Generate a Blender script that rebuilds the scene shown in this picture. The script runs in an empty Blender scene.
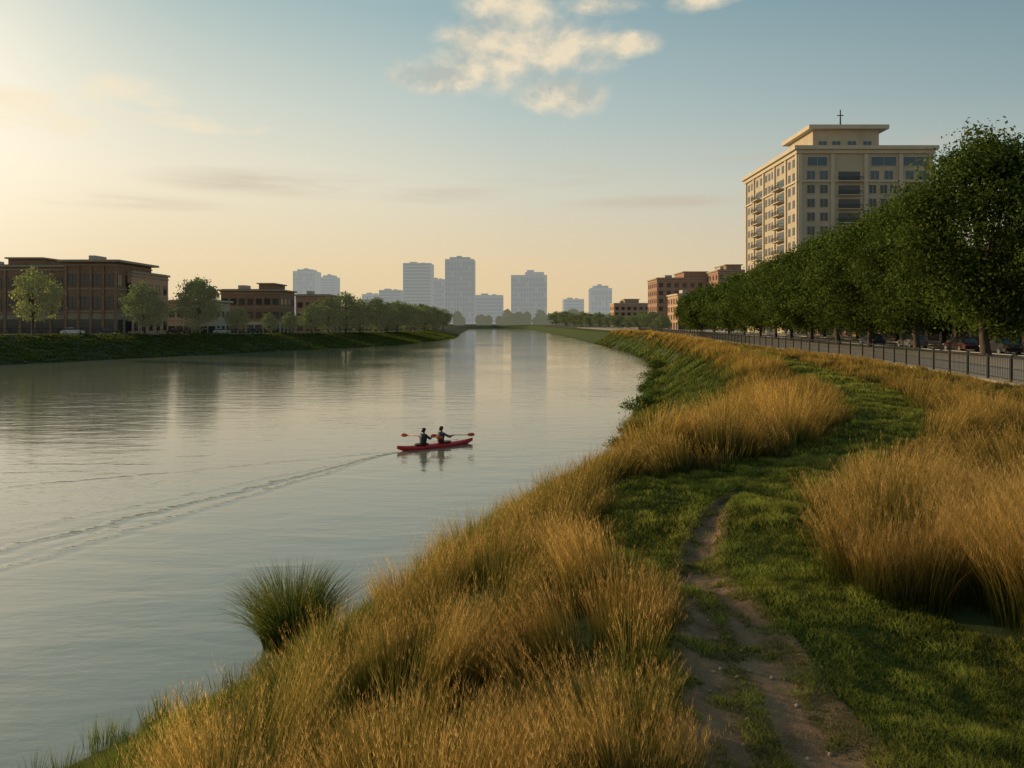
import bpy, bmesh, math, random
import numpy as np
from mathutils import Vector, Matrix
rng = np.random.default_rng(7); random.seed(7)
PI = math.pi
scn = bpy.context.scene
COL = scn.collection
scn.view_settings.view_transform = 'Standard'; scn.view_settings.look = 'None'
F = 796.0; CZ = 7.0
def PX(px, Y): return (px-512)*Y/F
def PZ(py, Y): return CZ+(322-py)*Y/F
def s2l(c): return tuple(((v/255)/12.92 if v/255 <= .04045 else ((v/255+.055)/1.055)**2.4) for v in c)
# ------------------------------------------------------------------ terrain functions
S_Y = [-40,0,7,12.7,16.5,20,24.6,31.3,39,47,63,96,130,186,278,428,700,860,900]
S_X = [-22,-13.5,-10,-6.9,-4.5,-2.8,-1.7,.9,4.5,7,10,17.2,23.3,27.5,27,25.8,20,14,-14]
T_Y = [-40,5,10,15,19,24,35,47,60,100,150,240,340,700,860,900]
T_X = [0,1.0,1.2,2.2,4.2,7.0,10.8,13.6,16.4,22.3,30,33.5,32,26,20,-8]
LS_Y = [-40,0,130,169,242,348,506,796,900]
LS_X = [-158,-140,-83,-66,-34,-25,-32,-42,-16]
P_Y = [-40,5,20,38,63,100,149,239,341,700]
P_X = [17,20,22,24,28.3,30,35,38,36,30]
L_Y = [-5,4,6.3,8,10,13.4,15,18.6,22,30.6,50,80,110,160,240,341]
L_X = [.9,1.0,1.25,1.4,1.2,1.7,3.1,6.9,9.5,12.7,17.2,23.2,27.3,34,37,35]
R_Y = [-5,4,7,7.6,9,12,15,20,23,30.6,55,85,110,160]
R_X = [6,5.6,4.9,4.0,3.5,4.4,6.8,10.3,12.3,15.0,20.2,25.2,27.8,34]
Sx = lambda y: np.interp(y,S_Y,S_X); Tx = lambda y: np.interp(y,T_Y,T_X); LSx = lambda y: np.interp(y,LS_Y,LS_X)
Px = lambda y: np.interp(y,P_Y,P_X); Lx = lambda y: np.interp(y,L_Y,L_X); Rx = lambda y: np.interp(y,R_Y,R_X)
LTx = lambda y: LSx(y)-np.interp(y,[0,242,348,900],[20,20,16,14])
zt = lambda y: np.interp(y,[0,150,200,290,400,900],[4.5,4.5,3.9,3.1,2.6,2.6])
def ss(a,b,x):
    t = np.clip((x-a)/(b-a),0,1); return t*t*(3-2*t)
def hsh(i,j,s): 
    v = np.sin(i*127.1+j*311.7+s*74.7)*43758.5453
    return v-np.floor(v)
def vn(x,y,s=0):
    i=np.floor(x); j=np.floor(y); f=x-i; g=y-j; f=f*f*(3-2*f); g=g*g*(3-2*g)
    return (hsh(i,j,s)*(1-f)+hsh(i+1,j,s)*f)*(1-g)+(hsh(i,j+1,s)*(1-f)+hsh(i+1,j+1,s)*f)*g
def cell(x,y,c,s):      # nearest mound centre: distance, vector, id
    X=x/c; Y=y/c; I=np.floor(X); J=np.floor(Y)
    bd=np.full(X.shape,9.); bx=np.zeros(X.shape); by=np.zeros(X.shape); bi=np.zeros(X.shape)
    for a in(-1,0,1):
        for b in(-1,0,1):
            i=I+a; j=J+b; dx=X-(i+.15+.7*hsh(i,j,s)); dy=Y-(j+.15+.7*hsh(i,j,s+3)); d=np.hypot(dx,dy)
            m=d<bd; bd=np.where(m,d,bd); bx=np.where(m,dx,bx); by=np.where(m,dy,by); bi=np.where(m,hsh(i,j,s+7),bi)
    return bd,bx,by,bi
PC_Y=[0,5.35,6.3,7.5,8.6,10,12,13.4,14.6]; PC_X=[1.55,1.80,1.88,2.08,2.14,2.33,2.98,3.6,4.3]; PC_W=[.66,.60,.50,.35,.26,.19,.14,.05,-.1]
def pathd(x,y):   # <0 inside the dirt path
    c=np.interp(y,PC_Y,PC_X); w=np.interp(y,PC_Y,PC_W)
    n=(vn(x*2.6,y*2.6,5)-.5)*.46+(vn(x*8,y*8,6)-.5)*.30+(vn(x*20,y*20,16)-.5)*.14
    mid=.19-np.abs(x-c+.06)-np.abs(vn(x*.1,y*1.3,9)-.42)*.40
    mid=np.where((y<8.6),mid,-1)
    isl=(vn(x*2.4,y*2.4,8)*.6+vn(x*7,y*7,18)*.4-.57+.16*ss(9,13,y))*1.0
    return np.maximum(np.maximum(np.abs(x-c)-w+n*np.clip(w*1.8,0.12,1), mid),isl)
def H(x,y):
    x=np.asarray(x,float); y=np.asarray(y,float)
    s=Sx(y); t=Tx(y); ls=LSx(y); lt=LTx(y); z0=zt(y)
    u=np.clip((x-s)/np.maximum(t-s,.1),0,1)
    zr=np.where(x<s,np.maximum(-2.5,(x-s)*.45),4*(u*.62+.38*ss(0,1,u)))
    ul=np.clip((ls-x)/np.maximum(ls-lt,.1),0,1)
    zl=np.where(x>ls,np.maximum(-2.5,(ls-x)*.4),z0*(ul*.8+.2*ss(0,1,ul)))
    z=np.where(x>(s+ls)/2,zr,zl)
    near=(x>s)&(y<200)
    fade=1-ss(-4,-1,x-Px(y))
    b=(vn(x*.5,y*.5,1)-.5)*.30+(vn(x*1.4,y*1.4,2)-.5)*.07
    z=z+np.where(near,b*fade*ss(0,.25,u),0)
    c=np.interp(y,PC_Y,PC_X); w=np.maximum(np.interp(y,PC_Y,PC_W),.03)
    z=z-np.where(y<16,.06*(1-ss(.5,1.5,np.abs(x-c)/(w+.02))),0)
    k=ss(860,915,y)
    return z*(1-k)+3*k
# ------------------------------------------------------------------ node helpers
class NT:
    def __init__(s,nt): s.nt=nt
    def n(s,t,**k):
        nd=s.nt.nodes.new(t)
        for a,v in k.items(): setattr(nd,a,v)
        return nd
    def l(s,a,b): s.nt.links.new(a,b)
    def inp(s,sock,v):
        if isinstance(v,bpy.types.NodeSocket): s.l(v,sock)
        else: sock.default_value=v
    def m(s,op,a,b=0.0,c=None,clamp=False):
        nd=s.n('ShaderNodeMath',operation=op); nd.use_clamp=clamp
        s.inp(nd.inputs[0],a); s.inp(nd.inputs[1],b)
        if c is not None: s.inp(nd.inputs[2],c)
        return nd.outputs[0]
    def v(s,op,a,b=(0,0,0)):
        nd=s.n('ShaderNodeVectorMath',operation=op); s.inp(nd.inputs[0],a)
        s.inp(nd.inputs[1],b)
        return nd.outputs['Value'] if op in('LENGTH','DOT_PRODUCT') else nd.outputs['Vector']
    def mix(s,f,a,b):
        nd=s.n('ShaderNodeMix',data_type='RGBA'); s.inp(nd.inputs[0],f)
        for i,q in ((6,a),(7,b)):
            if isinstance(q,tuple) and len(q)==3: q=q+(1,)
            s.inp(nd.inputs[i],q)
        return nd.outputs[2]
    def noise(s,vec,scale,detail=4,rough=.5,dist=0):
        nd=s.n('ShaderNodeTexNoise'); s.l(vec,nd.inputs['Vector'])
        nd.inputs['Scale'].default_value=scale; nd.inputs['Detail'].default_value=detail
        nd.inputs['Roughness'].default_value=rough; nd.inputs['Distortion'].default_value=dist
        return nd.outputs[0]
    def ramp(s,f,stops):
        nd=s.n('ShaderNodeValToRGB'); e=nd.color_ramp.elements
        while len(e)<len(stops): e.new(.5)
        for q,(p,c) in zip(e,stops): q.position=p; q.color=tuple(c)+(1,)
        s.l(f,nd.inputs[0]); return nd.outputs[0]
def newmat(name):
    m=bpy.data.materials.new(name); m.use_nodes=True
    t=NT(m.node_tree); b=m.node_tree.nodes['Principled BSDF']
    return m,t,b
def mat(name,col,rough=.7,metal=0,var=.25,scale=1.5,haze=0,hazec=(.36,.37,.35),bump=0,stretch=(1,1,1)):
    m,t,b=newmat(name)
    tc=t.n('ShaderNodeTexCoord').outputs['Object']
    mp=t.n('ShaderNodeMapping'); mp.inputs['Scale'].default_value=stretch; t.l(tc,mp.inputs[0])
    n=t.noise(mp.outputs[0],scale,4,.6)
    c0=tuple(v*(1-var) for v in col); c1=tuple(min(1,v*(1+var)) for v in col)
    t.l(t.ramp(n,[(.3,c0),(.7,c1)]),b.inputs['Base Color'])
    b.inputs['Roughness'].default_value=rough; b.inputs['Metallic'].default_value=metal
    if bump:
        bp=t.n('ShaderNodeBump'); bp.inputs['Strength'].default_value=bump; bp.inputs['Distance'].default_value=.05
        t.l(n,bp.inputs['Height']); t.l(bp.outputs[0],b.inputs['Normal'])
    if haze:  # aerial haze painted on the surface as a flat glow
        em=t.n('ShaderNodeEmission'); em.inputs[0].default_value=tuple(hazec)+(1,)
        mx=t.n('ShaderNodeMixShader'); mx.inputs[0].default_value=haze
        o=m.node_tree.nodes['Material Output']
        t.l(b.outputs[0],mx.inputs[1]); t.l(em.outputs[0],mx.inputs[2]); t.l(mx.outputs[0],o.inputs[0])
    return m
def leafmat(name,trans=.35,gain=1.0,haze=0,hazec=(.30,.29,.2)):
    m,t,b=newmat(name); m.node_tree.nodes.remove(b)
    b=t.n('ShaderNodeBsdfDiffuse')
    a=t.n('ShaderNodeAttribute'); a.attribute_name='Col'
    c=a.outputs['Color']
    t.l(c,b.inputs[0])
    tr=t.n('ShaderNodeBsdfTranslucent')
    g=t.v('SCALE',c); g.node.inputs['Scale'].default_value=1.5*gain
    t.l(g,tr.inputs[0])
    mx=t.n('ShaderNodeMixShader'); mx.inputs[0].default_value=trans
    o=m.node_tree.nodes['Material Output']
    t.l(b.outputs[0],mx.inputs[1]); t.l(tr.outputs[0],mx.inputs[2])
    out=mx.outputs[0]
    if haze:  # haze over far foliage, painted as emission in the leaf material
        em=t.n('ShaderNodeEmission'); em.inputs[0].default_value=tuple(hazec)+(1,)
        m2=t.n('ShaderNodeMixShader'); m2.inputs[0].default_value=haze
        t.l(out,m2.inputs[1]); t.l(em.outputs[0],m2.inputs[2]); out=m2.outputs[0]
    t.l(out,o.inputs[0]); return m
# ------------------------------------------------------------------ object helpers
def tag(o,label=None,cat=None,group=None,kind=None):
    for k,v in (('label',label),('category',cat),('group',group),('kind',kind)):
        if v: o[k]=v
    return o
def empty(name,loc,label,cat,group=None,rz=0):
    o=bpy.data.objects.new(name,None); COL.objects.link(o); o.location=loc; o.rotation_euler=(0,0,rz)
    return tag(o,label,cat,group)
def link(name,me,parent=None,loc=(0,0,0),rz=0):
    o=bpy.data.objects.new(name,me); COL.objects.link(o); o.location=loc; o.rotation_euler=(0,0,rz)
    if parent: o.parent=parent
    return o
def npmesh(name,V,loops,starts,totals,m,col=None,smooth=False):
    me=bpy.data.meshes.new(name)
    V=np.ascontiguousarray(V,dtype=np.float32).reshape(-1,3)
    me.vertices.add(len(V)); me.vertices.foreach_set('co',V.ravel())
    me.loops.add(len(loops)); me.loops.foreach_set('vertex_index',np.asarray(loops,np.int32))
    me.polygons.add(len(starts)); me.polygons.foreach_set('loop_start',np.asarray(starts,np.int32))
    try: me.polygons.foreach_set('loop_total',np.asarray(totals,np.int32))
    except Exception: pass
    if smooth: me.polygons.foreach_set('use_smooth',np.ones(len(starts),bool))
    if col is not None:
        a=me.color_attributes.new('Col','FLOAT_COLOR','POINT')
        c=np.ones((len(V),4),np.float32); c[:,:3]=np.asarray(col).reshape(-1,3); a.data.foreach_set('color',c.ravel())
    me.update(calc_edges=True); me.validate()
    if m: me.materials.append(m)
    return me
def gridmesh(name,X,Y,Z,m,col=None,smooth=True):
    r,c=X.shape; V=np.stack([X,Y,Z],-1).reshape(-1,3)
    i=(np.arange(r-1)[:,None]*c+np.arange(c-1)[None,:]).ravel()
    q=np.stack([i,i+1,i+c+1,i+c],-1)
    n=len(q); return npmesh(name,V,q.ravel(),np.arange(n)*4,np.full(n,4),m,col,smooth)
class MB:
    def __init__(s): s.v=[]; s.f=[]
    def box(s,x0,y0,z0,x1,y1,z1):
        b=len(s.v); s.v+=[(x0,y0,z0),(x1,y0,z0),(x1,y1,z0),(x0,y1,z0),(x0,y0,z1),(x1,y0,z1),(x1,y1,z1),(x0,y1,z1)]
        s.f+=[tuple(b+k for k in q) for q in ((0,3,2,1),(4,5,6,7),(0,1,5,4),(1,2,6,5),(2,3,7,6),(3,0,4,7))]
        return s
    def tube(s,pts,rad,n=8,cap=True):
        rings=[]; pts=[Vector(p) for p in pts]
        for i,p in enumerate(pts):
            d=(pts[min(i+1,len(pts)-1)]-pts[max(i-1,0)]).normalized()
            a=d.cross(Vector((0,0,1)) if abs(d.z)<.9 else Vector((1,0,0))).normalized(); b2=d.cross(a)
            b=len(s.v); r=rad[i] if hasattr(rad,'__len__') else rad
            for k in range(n):
                an=2*PI*k/n; s.v.append(tuple(p+a*math.cos(an)*r+b2*math.sin(an)*r))
            rings.append(b)
        for a,b in zip(rings,rings[1:]):
            for k in range(n): s.f.append((a+k,a+(k+1)%n,b+(k+1)%n,b+k))
        if cap:
            s.f.append(tuple(rings[0]+k for k in range(n))); s.f.append(tuple(rings[-1]+n-1-k for k in range(n)))
        return s
    def loft(s,rings,closed=True,cap=True):
        bs=[]
        for r in rings: bs.append(len(s.v)); s.v+=[tuple(p) for p in r]
        n=len(rings[0])
        for a,b in zip(bs,bs[1:]):
            for k in range(n if closed else n-1): s.f.append((a+k,a+(k+1)%n,b+(k+1)%n,b+k))
        if cap:
            s.f.append(tuple(bs[0]+k for k in range(n))[::-1]); s.f.append(tuple(bs[-1]+k for k in range(n)))
        return s
    def mesh(s,name,m,smooth=False):
        me=bpy.data.meshes.new(name); me.from_pydata(s.v,[],s.f); me.update()
        bm=bmesh.new(); bm.from_mesh(me); bmesh.ops.recalc_face_normals(bm,faces=bm.faces); bm.to_mesh(me); bm.free()
        if smooth:
            for p in me.polygons: p.use_smooth=True
        me.materials.append(m); return me
    def build(s,name,m,parent=None,loc=(0,0,0),rz=0,smooth=False): return link(name,s.mesh(name,m,smooth),parent,loc,rz)
# ------------------------------------------------------------------ world
AZ=math.radians(-62); EL=math.radians(14)
sun_dir=Vector((math.sin(AZ)*math.cos(EL),math.cos(AZ)*math.cos(EL),math.sin(EL)))
w=bpy.data.worlds.new('World'); scn.world=w; w.use_nodes=True
t=NT(w.node_tree); bg=w.node_tree.nodes['Background']; wo=w.node_tree.nodes['World Output']
sky=t.n('ShaderNodeTexSky'); sky.sky_type='NISHITA'; sky.sun_disc=False; sky.sun_elevation=EL; sky.sun_rotation=AZ
sky.air_density=1.2; sky.dust_density=2.5
D=t.n('ShaderNodeTexCoord').outputs['Generated']
sep=t.n('ShaderNodeSeparateXYZ'); t.l(D,sep.inputs[0]); dz=sep.outputs[2]
e=t.m('MULTIPLY',dz,2.0,clamp=True)
warm=t.ramp(e,[(0,s2l((234,210,166))),(.16,s2l((241,221,182))),(.34,s2l((249,237,209))),(.50,s2l((228,228,210))),(.74,s2l((184,202,198))),(1,s2l((168,188,190)))])
mid=t.ramp(e,[(0,s2l((230,202,158))),(.14,s2l((230,207,168))),(.32,s2l((214,212,194))),(.50,s2l((186,200,196))),(.72,s2l((152,179,184))),(1,s2l((140,166,174)))])
cool=t.ramp(e,[(0,s2l((212,190,154))),(.14,s2l((204,195,172))),(.34,s2l((172,184,179))),(.50,s2l((140,163,168))),(.72,s2l((110,141,154))),(1,s2l((98,126,142)))])
hv=t.v('DOT_PRODUCT',D,(math.sin(math.radians(-50)),math.cos(math.radians(-50)),0))
fa=t.m('MULTIPLY',t.m('SUBTRACT',hv,.62),1/.36,clamp=True)
fb=t.m('MULTIPLY',t.m('SUBTRACT',hv,.05),1/.57,clamp=True)
grad=t.mix(fa,t.mix(fb,cool,mid),warm)
g=t.v('DOT_PRODUCT',D,tuple(Vector((math.sin(math.radians(-40))*.97,math.cos(math.radians(-40))*.97,.225)).normalized()))
gl=t.m('POWER',t.m('MAXIMUM',g,0.0),60.0)
grad=t.mix(t.m('MULTIPLY',gl,.8),grad,(1.2,1.07,.86))
def dirof(px,py): return Vector(((px-512)/F,1,(322-py)/F)).normalized()
def blob(px,py,rx,rz):
    c=dirof(px,py); k=c.y
    d=t.v('SUBTRACT',D,tuple(c)); d=t.v('MULTIPLY',d,(F/rx/k,3.0,F/rz/k))
    return t.m('SUBTRACT',1.0,t.v('LENGTH',d))
def mx(*a):
    r=a[0]
    for b in a[1:]: r=t.m('MAXIMUM',r,b)
    return r
Dz=t.v('MULTIPLY',D,(1,1,1.5))
n1=t.noise(Dz,13,7,.60,.2)
n2=t.noise(t.v('ADD',Dz,(.012,0,-.02)),13,5,.60,.2)
cm=mx(blob(535,52,118,52),blob(440,74,66,24),blob(560,92,64,32),blob(505,14,66,36),blob(712,-4,54,18),blob(604,2,58,18),blob(622,46,46,18),blob(485,48,68,40))
cd=t.m('MULTIPLY',t.m('ADD',t.m('MULTIPLY',cm,1.7),t.m('MULTIPLY',t.m('SUBTRACT',n1,.56),2.8)),.95,clamp=True)
cd=t.m('MULTIPLY',cd,t.m('MULTIPLY',cm,2.8,clamp=True))
sh=t.m('MULTIPLY_ADD',t.m('SUBTRACT',n1,n2),4.0,.5,clamp=True)  # sunward and shaded cloud sides painted from sun-offset noise
ccol=t.mix(sh,s2l((186,190,180))+(1,),s2l((248,229,196))+(1,))
cm2=mx(blob(130,98,50,26),blob(30,112,70,26),blob(210,125,60,10))
n3=t.noise(t.v('MULTIPLY',D,(1,1,3)),9,5,.6,.3)
cd2=t.m('MULTIPLY',t.m('MULTIPLY',cm2,2.5,clamp=True),t.m('MULTIPLY',t.m('SUBTRACT',n3,.42),4.5,clamp=True))
grad=t.mix(t.m('MULTIPLY',cd2,.7),grad,s2l((252,234,200))+(1,))
st=mx(blob(290,184,150,17),blob(540,176,95,13),blob(420,192,120,13),blob(650,203,110,9),blob(110,200,120,10),blob(830,150,160,10))
n4=t.noise(t.v('MULTIPLY',D,(1,1,9)),4.5,5,.55,.2)
sd=t.m('MULTIPLY',t.m('MULTIPLY',st,1.6,clamp=True),t.m('MULTIPLY',t.m('SUBTRACT',n4,.40),4,clamp=True))
grad=t.mix(t.m('MULTIPLY',sd,.62),grad,s2l((200,186,166))+(1,))
grad=t.mix(t.m('MULTIPLY',cd,.85),grad,ccol)
bg.inputs[1].default_value=1.02; t.l(grad,bg.inputs[0])
bg2=t.n('ShaderNodeBackground'); bg2.inputs[1].default_value=.05; t.l(sky.outputs[0],bg2.inputs[0])
ms=t.n('ShaderNodeMixShader'); ms.inputs[0].default_value=.06
t.l(bg.outputs[0],ms.inputs[1]); t.l(bg2.outputs[0],ms.inputs[2]); t.l(ms.outputs[0],wo.inputs[0])
sl=bpy.data.lights.new('Sun','SUN'); sl.energy=4.1; sl.angle=math.radians(.9); sl.color=(1,.74,.43)
so=bpy.data.objects.new('Sun',sl); COL.objects.link(so); so.rotation_euler=sun_dir.to_track_quat('Z','Y').to_euler(); so.location=sun_dir*200
cam=bpy.data.cameras.new('Camera'); cam.lens=28; cam.sensor_width=36; cam.shift_y=-62/1024; cam.clip_end=20000; cam.clip_start=.1
co=bpy.data.objects.new('Camera',cam); COL.objects.link(co); co.location=(0,0,CZ); co.rotation_euler=(PI/2,0,0); scn.camera=co
# ------------------------------------------------------------------ ground
m_ground,t,b=newmat('earth_and_turf')
a=t.n('ShaderNodeAttribute'); a.attribute_name='Col'
tc=t.n('ShaderNodeTexCoord').outputs['Object']
nn=t.noise(tc,2.2,6,.65)
vv=t.v('SCALE',a.outputs['Color']); t.l(t.m('MULTIPLY_ADD',nn,1.3,.35),vv.node.inputs['Scale'])
t.l(vv,b.inputs['Base Color']); b.inputs['Roughness'].default_value=.95; b.inputs['Specular IOR Level'].default_value=.1
bp=t.n('ShaderNodeBump'); bp.inputs['Strength'].default_value=.6; bp.inputs['Distance'].default_value=.08; t.l(nn,bp.inputs['Height']); t.l(bp.outputs[0],b.inputs['Normal'])
ys=np.concatenate([np.arange(-40,2,3.),np.arange(2,20,.15),np.arange(20,60,.8),np.arange(60,200,3.),np.arange(200,900,14.),np.array([905,915,930,1000,1300,2000,3500,7000,12000.])])
rows=[]
for y in ys:
    s,tt,ls,lt,p=float(Sx(y)),float(Tx(y)),float(LSx(y)),float(LTx(y)),float(Px(y))
    r=[-12000,-3000,lt-500,lt-150,lt-60,lt-30,lt-15,lt-6,lt-2]+list(np.linspace(lt,ls,10))
    g0=(s-ls); r+=list(ls+g0*np.array([.06,.15,.5,.85,.94]))
    r+=list(np.linspace(s,tt,24))+list(np.linspace(tt,max(p,tt+1),140)[1:])
    p2=r[-1]; r+=[p2+2,p2+10,p2+30,p2+60,p2+200,p2+600,p2+3000,12000]
    rows.append(r)
X=np.array(rows); Y=np.repeat(ys[:,None],X.shape[1],1); Z=H(X,Y)
C=np.zeros(X.shape+(3,))
C[:]=(.045,.055,.018)
gold=(X>Rx(Y))&(X<Px(Y)); C[gold]=(.030,.042,.012)
band=(X>Tx(Y)-1)&(X<Lx(Y)); C[band]=(.030,.042,.012)
bank=(X>Sx(Y))&(X<Tx(Y)-1)&(Y<28); C[bank]=(.026,.040,.010)
bank=(X>Sx(Y))&(X<Tx(Y)-1)&(Y>=28); C[bank]=(.050,.070,.018)
lawn=(X>=Lx(Y))&(X<=Rx(Y))&(Y<110); C[lawn]=(.050,.072,.017)
C[(X>Tx(Y))&(Y>110)&(X<Px(Y))]=(.19,.13,.045)
C[X>Px(Y)]=(.10,.09,.07)
C[Z<.15]=(.04,.035,.02)
ground=link('ground',gridmesh('ground',X,Y,Z,m_ground,C)); tag(ground,kind='structure')
# dirt path
yy=np.arange(1.5,14.2,.03); uu=np.linspace(-1,1,80)
cx=np.interp(yy,PC_Y,PC_X); hw=np.maximum(np.interp(yy,PC_Y,PC_W),0)*1.25+.16
X=cx[:,None]+uu[None,:]*hw[:,None]; Y=np.repeat(yy[:,None],80,1)
edge=np.clip((1-np.abs(uu))[None,:]/.12,0,1)
Z=H(X,Y)+.020*edge-.05*(1-edge)+(vn(X*26,Y*26,11)-.5)*.008+(vn(X*7,Y*7,12)-.5)*.014
m_dirt,t,b=newmat('dirt')
tc=t.n('ShaderNodeTexCoord').outputs['Object']
n1_=t.noise(tc,2.6,6,.6); n2_=t.noise(tc,38,4,.7)
cc=t.mix(t.m('MULTIPLY',t.m('SUBTRACT',n1_,.35),3,clamp=True),(.12,.072,.038),(.27,.170,.096))
cc=t.mix(t.m('MULTIPLY',t.m('SUBTRACT',n2_,.5),1.6,clamp=True),cc,(.36,.25,.155))
t.l(cc,b.inputs['Base Color']); b.inputs['Roughness'].default_value=.95; b.inputs['Specular IOR Level'].default_value=.1
bp=t.n('ShaderNodeBump'); bp.inputs['Strength'].default_value=.9; bp.inputs['Distance'].default_value=.015; t.l(n2_,bp.inputs['Height']); t.l(bp.outputs[0],b.inputs['Normal'])
tag(link('dirt_path',gridmesh('dirt_path',X,Y,Z,m_dirt)),kind='structure')
# ------------------------------------------------------------------ water
KX,KY=-4.25,44.6; HD=math.radians(38)
m_w,t,b=newmat('river_water')
tc=t.n('ShaderNodeTexCoord').outputs['Object']
mp=t.n('ShaderNodeMapping'); mp.inputs['Rotation'].default_value=(0,0,math.radians(12)); mp.inputs['Scale'].default_value=(.4,1.0,1); t.l(tc,mp.inputs[0])
a1=t.noise(mp.outputs[0],.7,2,.5,.6); a2=t.noise(mp.outputs[0],4.2,3,.6,.3); a3=t.noise(tc,.035,2,.5)
patch=t.m('MULTIPLY_ADD',a3,2.4,-.7,clamp=True)
hgt=t.m('MULTIPLY',t.m('ADD',t.m('MULTIPLY',a1,.042),t.m('MULTIPLY',a2,.011)),t.m('MULTIPLY_ADD',patch,.9,.3))
stern=(KX-2.3*math.cos(HD),KY-2.3*math.sin(HD),0)
rel=t.v('SUBTRACT',tc,stern)
for ang,amp,off in ((243,.012,0),(243,.007,1.5),(236,.004,.4),(212,.004,0)):
    A=math.radians(ang); s_=t.v('DOT_PRODUCT',rel,(math.cos(A),math.sin(A),0)); v_=t.v('DOT_PRODUCT',rel,(-math.sin(A),math.cos(A),0))
    v_=t.m('ADD',v_,t.m('MULTIPLY',t.m('SUBTRACT',a1,.5),1.0))
    if off: v_=t.m('ADD',v_,t.m('MULTIPLY',s_,-off*.055))
    wd=t.m('MULTIPLY_ADD',s_,.022,.20)
    q=t.m('DIVIDE',v_,wd); ex=t.m('EXPONENT',t.m('MULTIPLY',t.m('MULTIPLY',q,q),-1.0))
    wv=t.m('MULTIPLY',t.m('COSINE',t.m('MULTIPLY',v_,6.5)),ex)
    mk=t.m('MULTIPLY',t.m('MULTIPLY',s_,1.0,clamp=True),t.m('SUBTRACT',1.0,t.m('MULTIPLY',s_,.018),clamp=True))
    br=t.m('MULTIPLY_ADD',a2,1.8,-.35,clamp=True)
    hgt=t.m('ADD',hgt,t.m('MULTIPLY',t.m('MULTIPLY',wv,mk),t.m('MULTIPLY',br,amp*2.2)))
bp=t.n('ShaderNodeBump'); bp.inputs['Strength'].default_value=1; bp.inputs['Distance'].default_value=1; t.l(hgt,bp.inputs['Height']); t.l(bp.outputs[0],b.inputs['Normal'])
b.inputs['Base Color'].default_value=(.22,.225,.16,1); b.inputs['Roughness'].default_value=.045; b.inputs['IOR'].default_value=2.2
me=MB(); me.v=[(-400,-60,0),(120,-60,0),(120,950,0),(-400,950,0)]; me.f=[(0,1,2,3)]
tag(me.build('water',m_w),kind='structure')
# ------------------------------------------------------------------ paved strips
def strip(name,fx,o0,o1,zoff,y0,y1,m,kerb=0,zb=None,n=80):
    yy=np.linspace(y0,y1,n); mb=MB(); rings=[]
    for y in yy:
        zz=(4.0 if zb is None else float(zb(y)))+zoff; x=float(fx(y))
        rings.append([(x+o0,y,zz-.4),(x+o0,y,zz),(x+o1,y,zz),(x+o1,y,zz-.4)])
    mb.loft(rings,closed=False,cap=False); return tag(mb.build(name,m),kind='structure')
m_pave=mat('paving_stone',(.36,.29,.21),.8,var=.2,scale=2)
m_asph=mat('asphalt',(.055,.053,.05),.85,var=.25,scale=3)
m_verge=mat('verge_turf',(.05,.06,.02),.95,var=.4,scale=2)
m_wh=mat('road_paint',(.7,.68,.62),.6,var=.1)
strip('promenade',Px,-.4,11,.12,-10,420,m_pave); strip('verge',Px,11.002,15,.10,-10,420,m_verge)
strip('kerb',Px,15.003,15.3,.15,-10,420,mat('kerb_stone',(.4,.37,.32),.8,var=.1)); strip('road',Px,15.303,24,.02,-10,420,m_asph)
strip('road_line',Px,19.6,19.75,.026,-10,420,m_wh); strip('pavement',Px,24.003,60,.14,-10,420,m_pave)
strip('riverside_road',LTx,-16,-5,.06,60,520,m_asph,zb=zt); strip('riverside_pavement',LTx,-4.997,-.5,.17,60,520,m_pave,zb=zt)
# ------------------------------------------------------------------ grass generators
m_grass=leafmat('grass_blade',.5,1.08)
m_lawn=leafmat('lawn_blade',.5,1.15)
def ribbons(base,L,az,lean,W,c0,c1,segs=3,droop=.4,cexp=.8):
    N=len(base); t=np.linspace(0,1,segs+1)[None,:]
    hor=(L*lean)[:,None]*t**1.7; ver=L[:,None]*(t-droop*lean[:,None]*t**2.4)
    cxs=np.stack([np.cos(az)[:,None]*hor+base[:,0:1],np.sin(az)[:,None]*hor+base[:,1:2],ver+base[:,2:3]],-1)
    a2=rng.uniform(0,2*PI,N); side=np.stack([np.cos(a2),np.sin(a2),np.zeros(N)],-1)
    wt=(W[:,None]*.5)*(1-.75*t[:,:segs]**1.3)
    P=cxs[:,:segs,None,:]+side[:,None,None,:]*np.array([-1,1])[None,None,:,None]*wt[:,:,None,None]
    V=np.concatenate([P.reshape(N,2*segs,3),cxs[:,segs:segs+1,:]],1)
    tt=np.concatenate([np.repeat(t[0,:segs],2),[1]])[None,:,None]
    tt=tt**cexp
    Cc=c0[:,None,:]*(1-tt)+c1[:,None,:]*tt
    nv=2*segs+1; lp=[]; tot=[]
    for k in range(segs-1): lp+=[2*k,2*k+1,2*k+3,2*k+2]; tot.append(4)
    lp+=[2*segs-2,2*segs-1,2*segs]; tot.append(3)
    loops=(np.arange(N)[:,None]*nv+np.array(lp)[None,:]).ravel()
    totals=np.tile(tot,N); return V.reshape(-1,3),Cc.reshape(-1,3),loops,totals,cxs
class Acc:
    def __init__(s): s.V=[];s.C=[];s.L=[];s.T=[];s.n=0
    def add(s,V,C,L,T): s.V.append(V);s.C.append(C);s.L.append(L+s.n);s.T.append(T);s.n+=len(V)
    def mesh(s,name,m):
        V=np.concatenate(s.V);C=np.concatenate(s.C);L=np.concatenate(s.L);T=np.concatenate(s.T)
        st=np.concatenate([[0],np.cumsum(T)[:-1]]); print(name,len(V),len(T))
        return npmesh(name,V,L,st,T,m,C)
G0=np.array((.022,.042,.009));G1=np.array((.56,.32,.078)); N0=np.array((.018,.038,.008)); N1=np.array((.13,.175,.034))  # root colours darkened: shade deep in the grass is painted in
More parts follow.
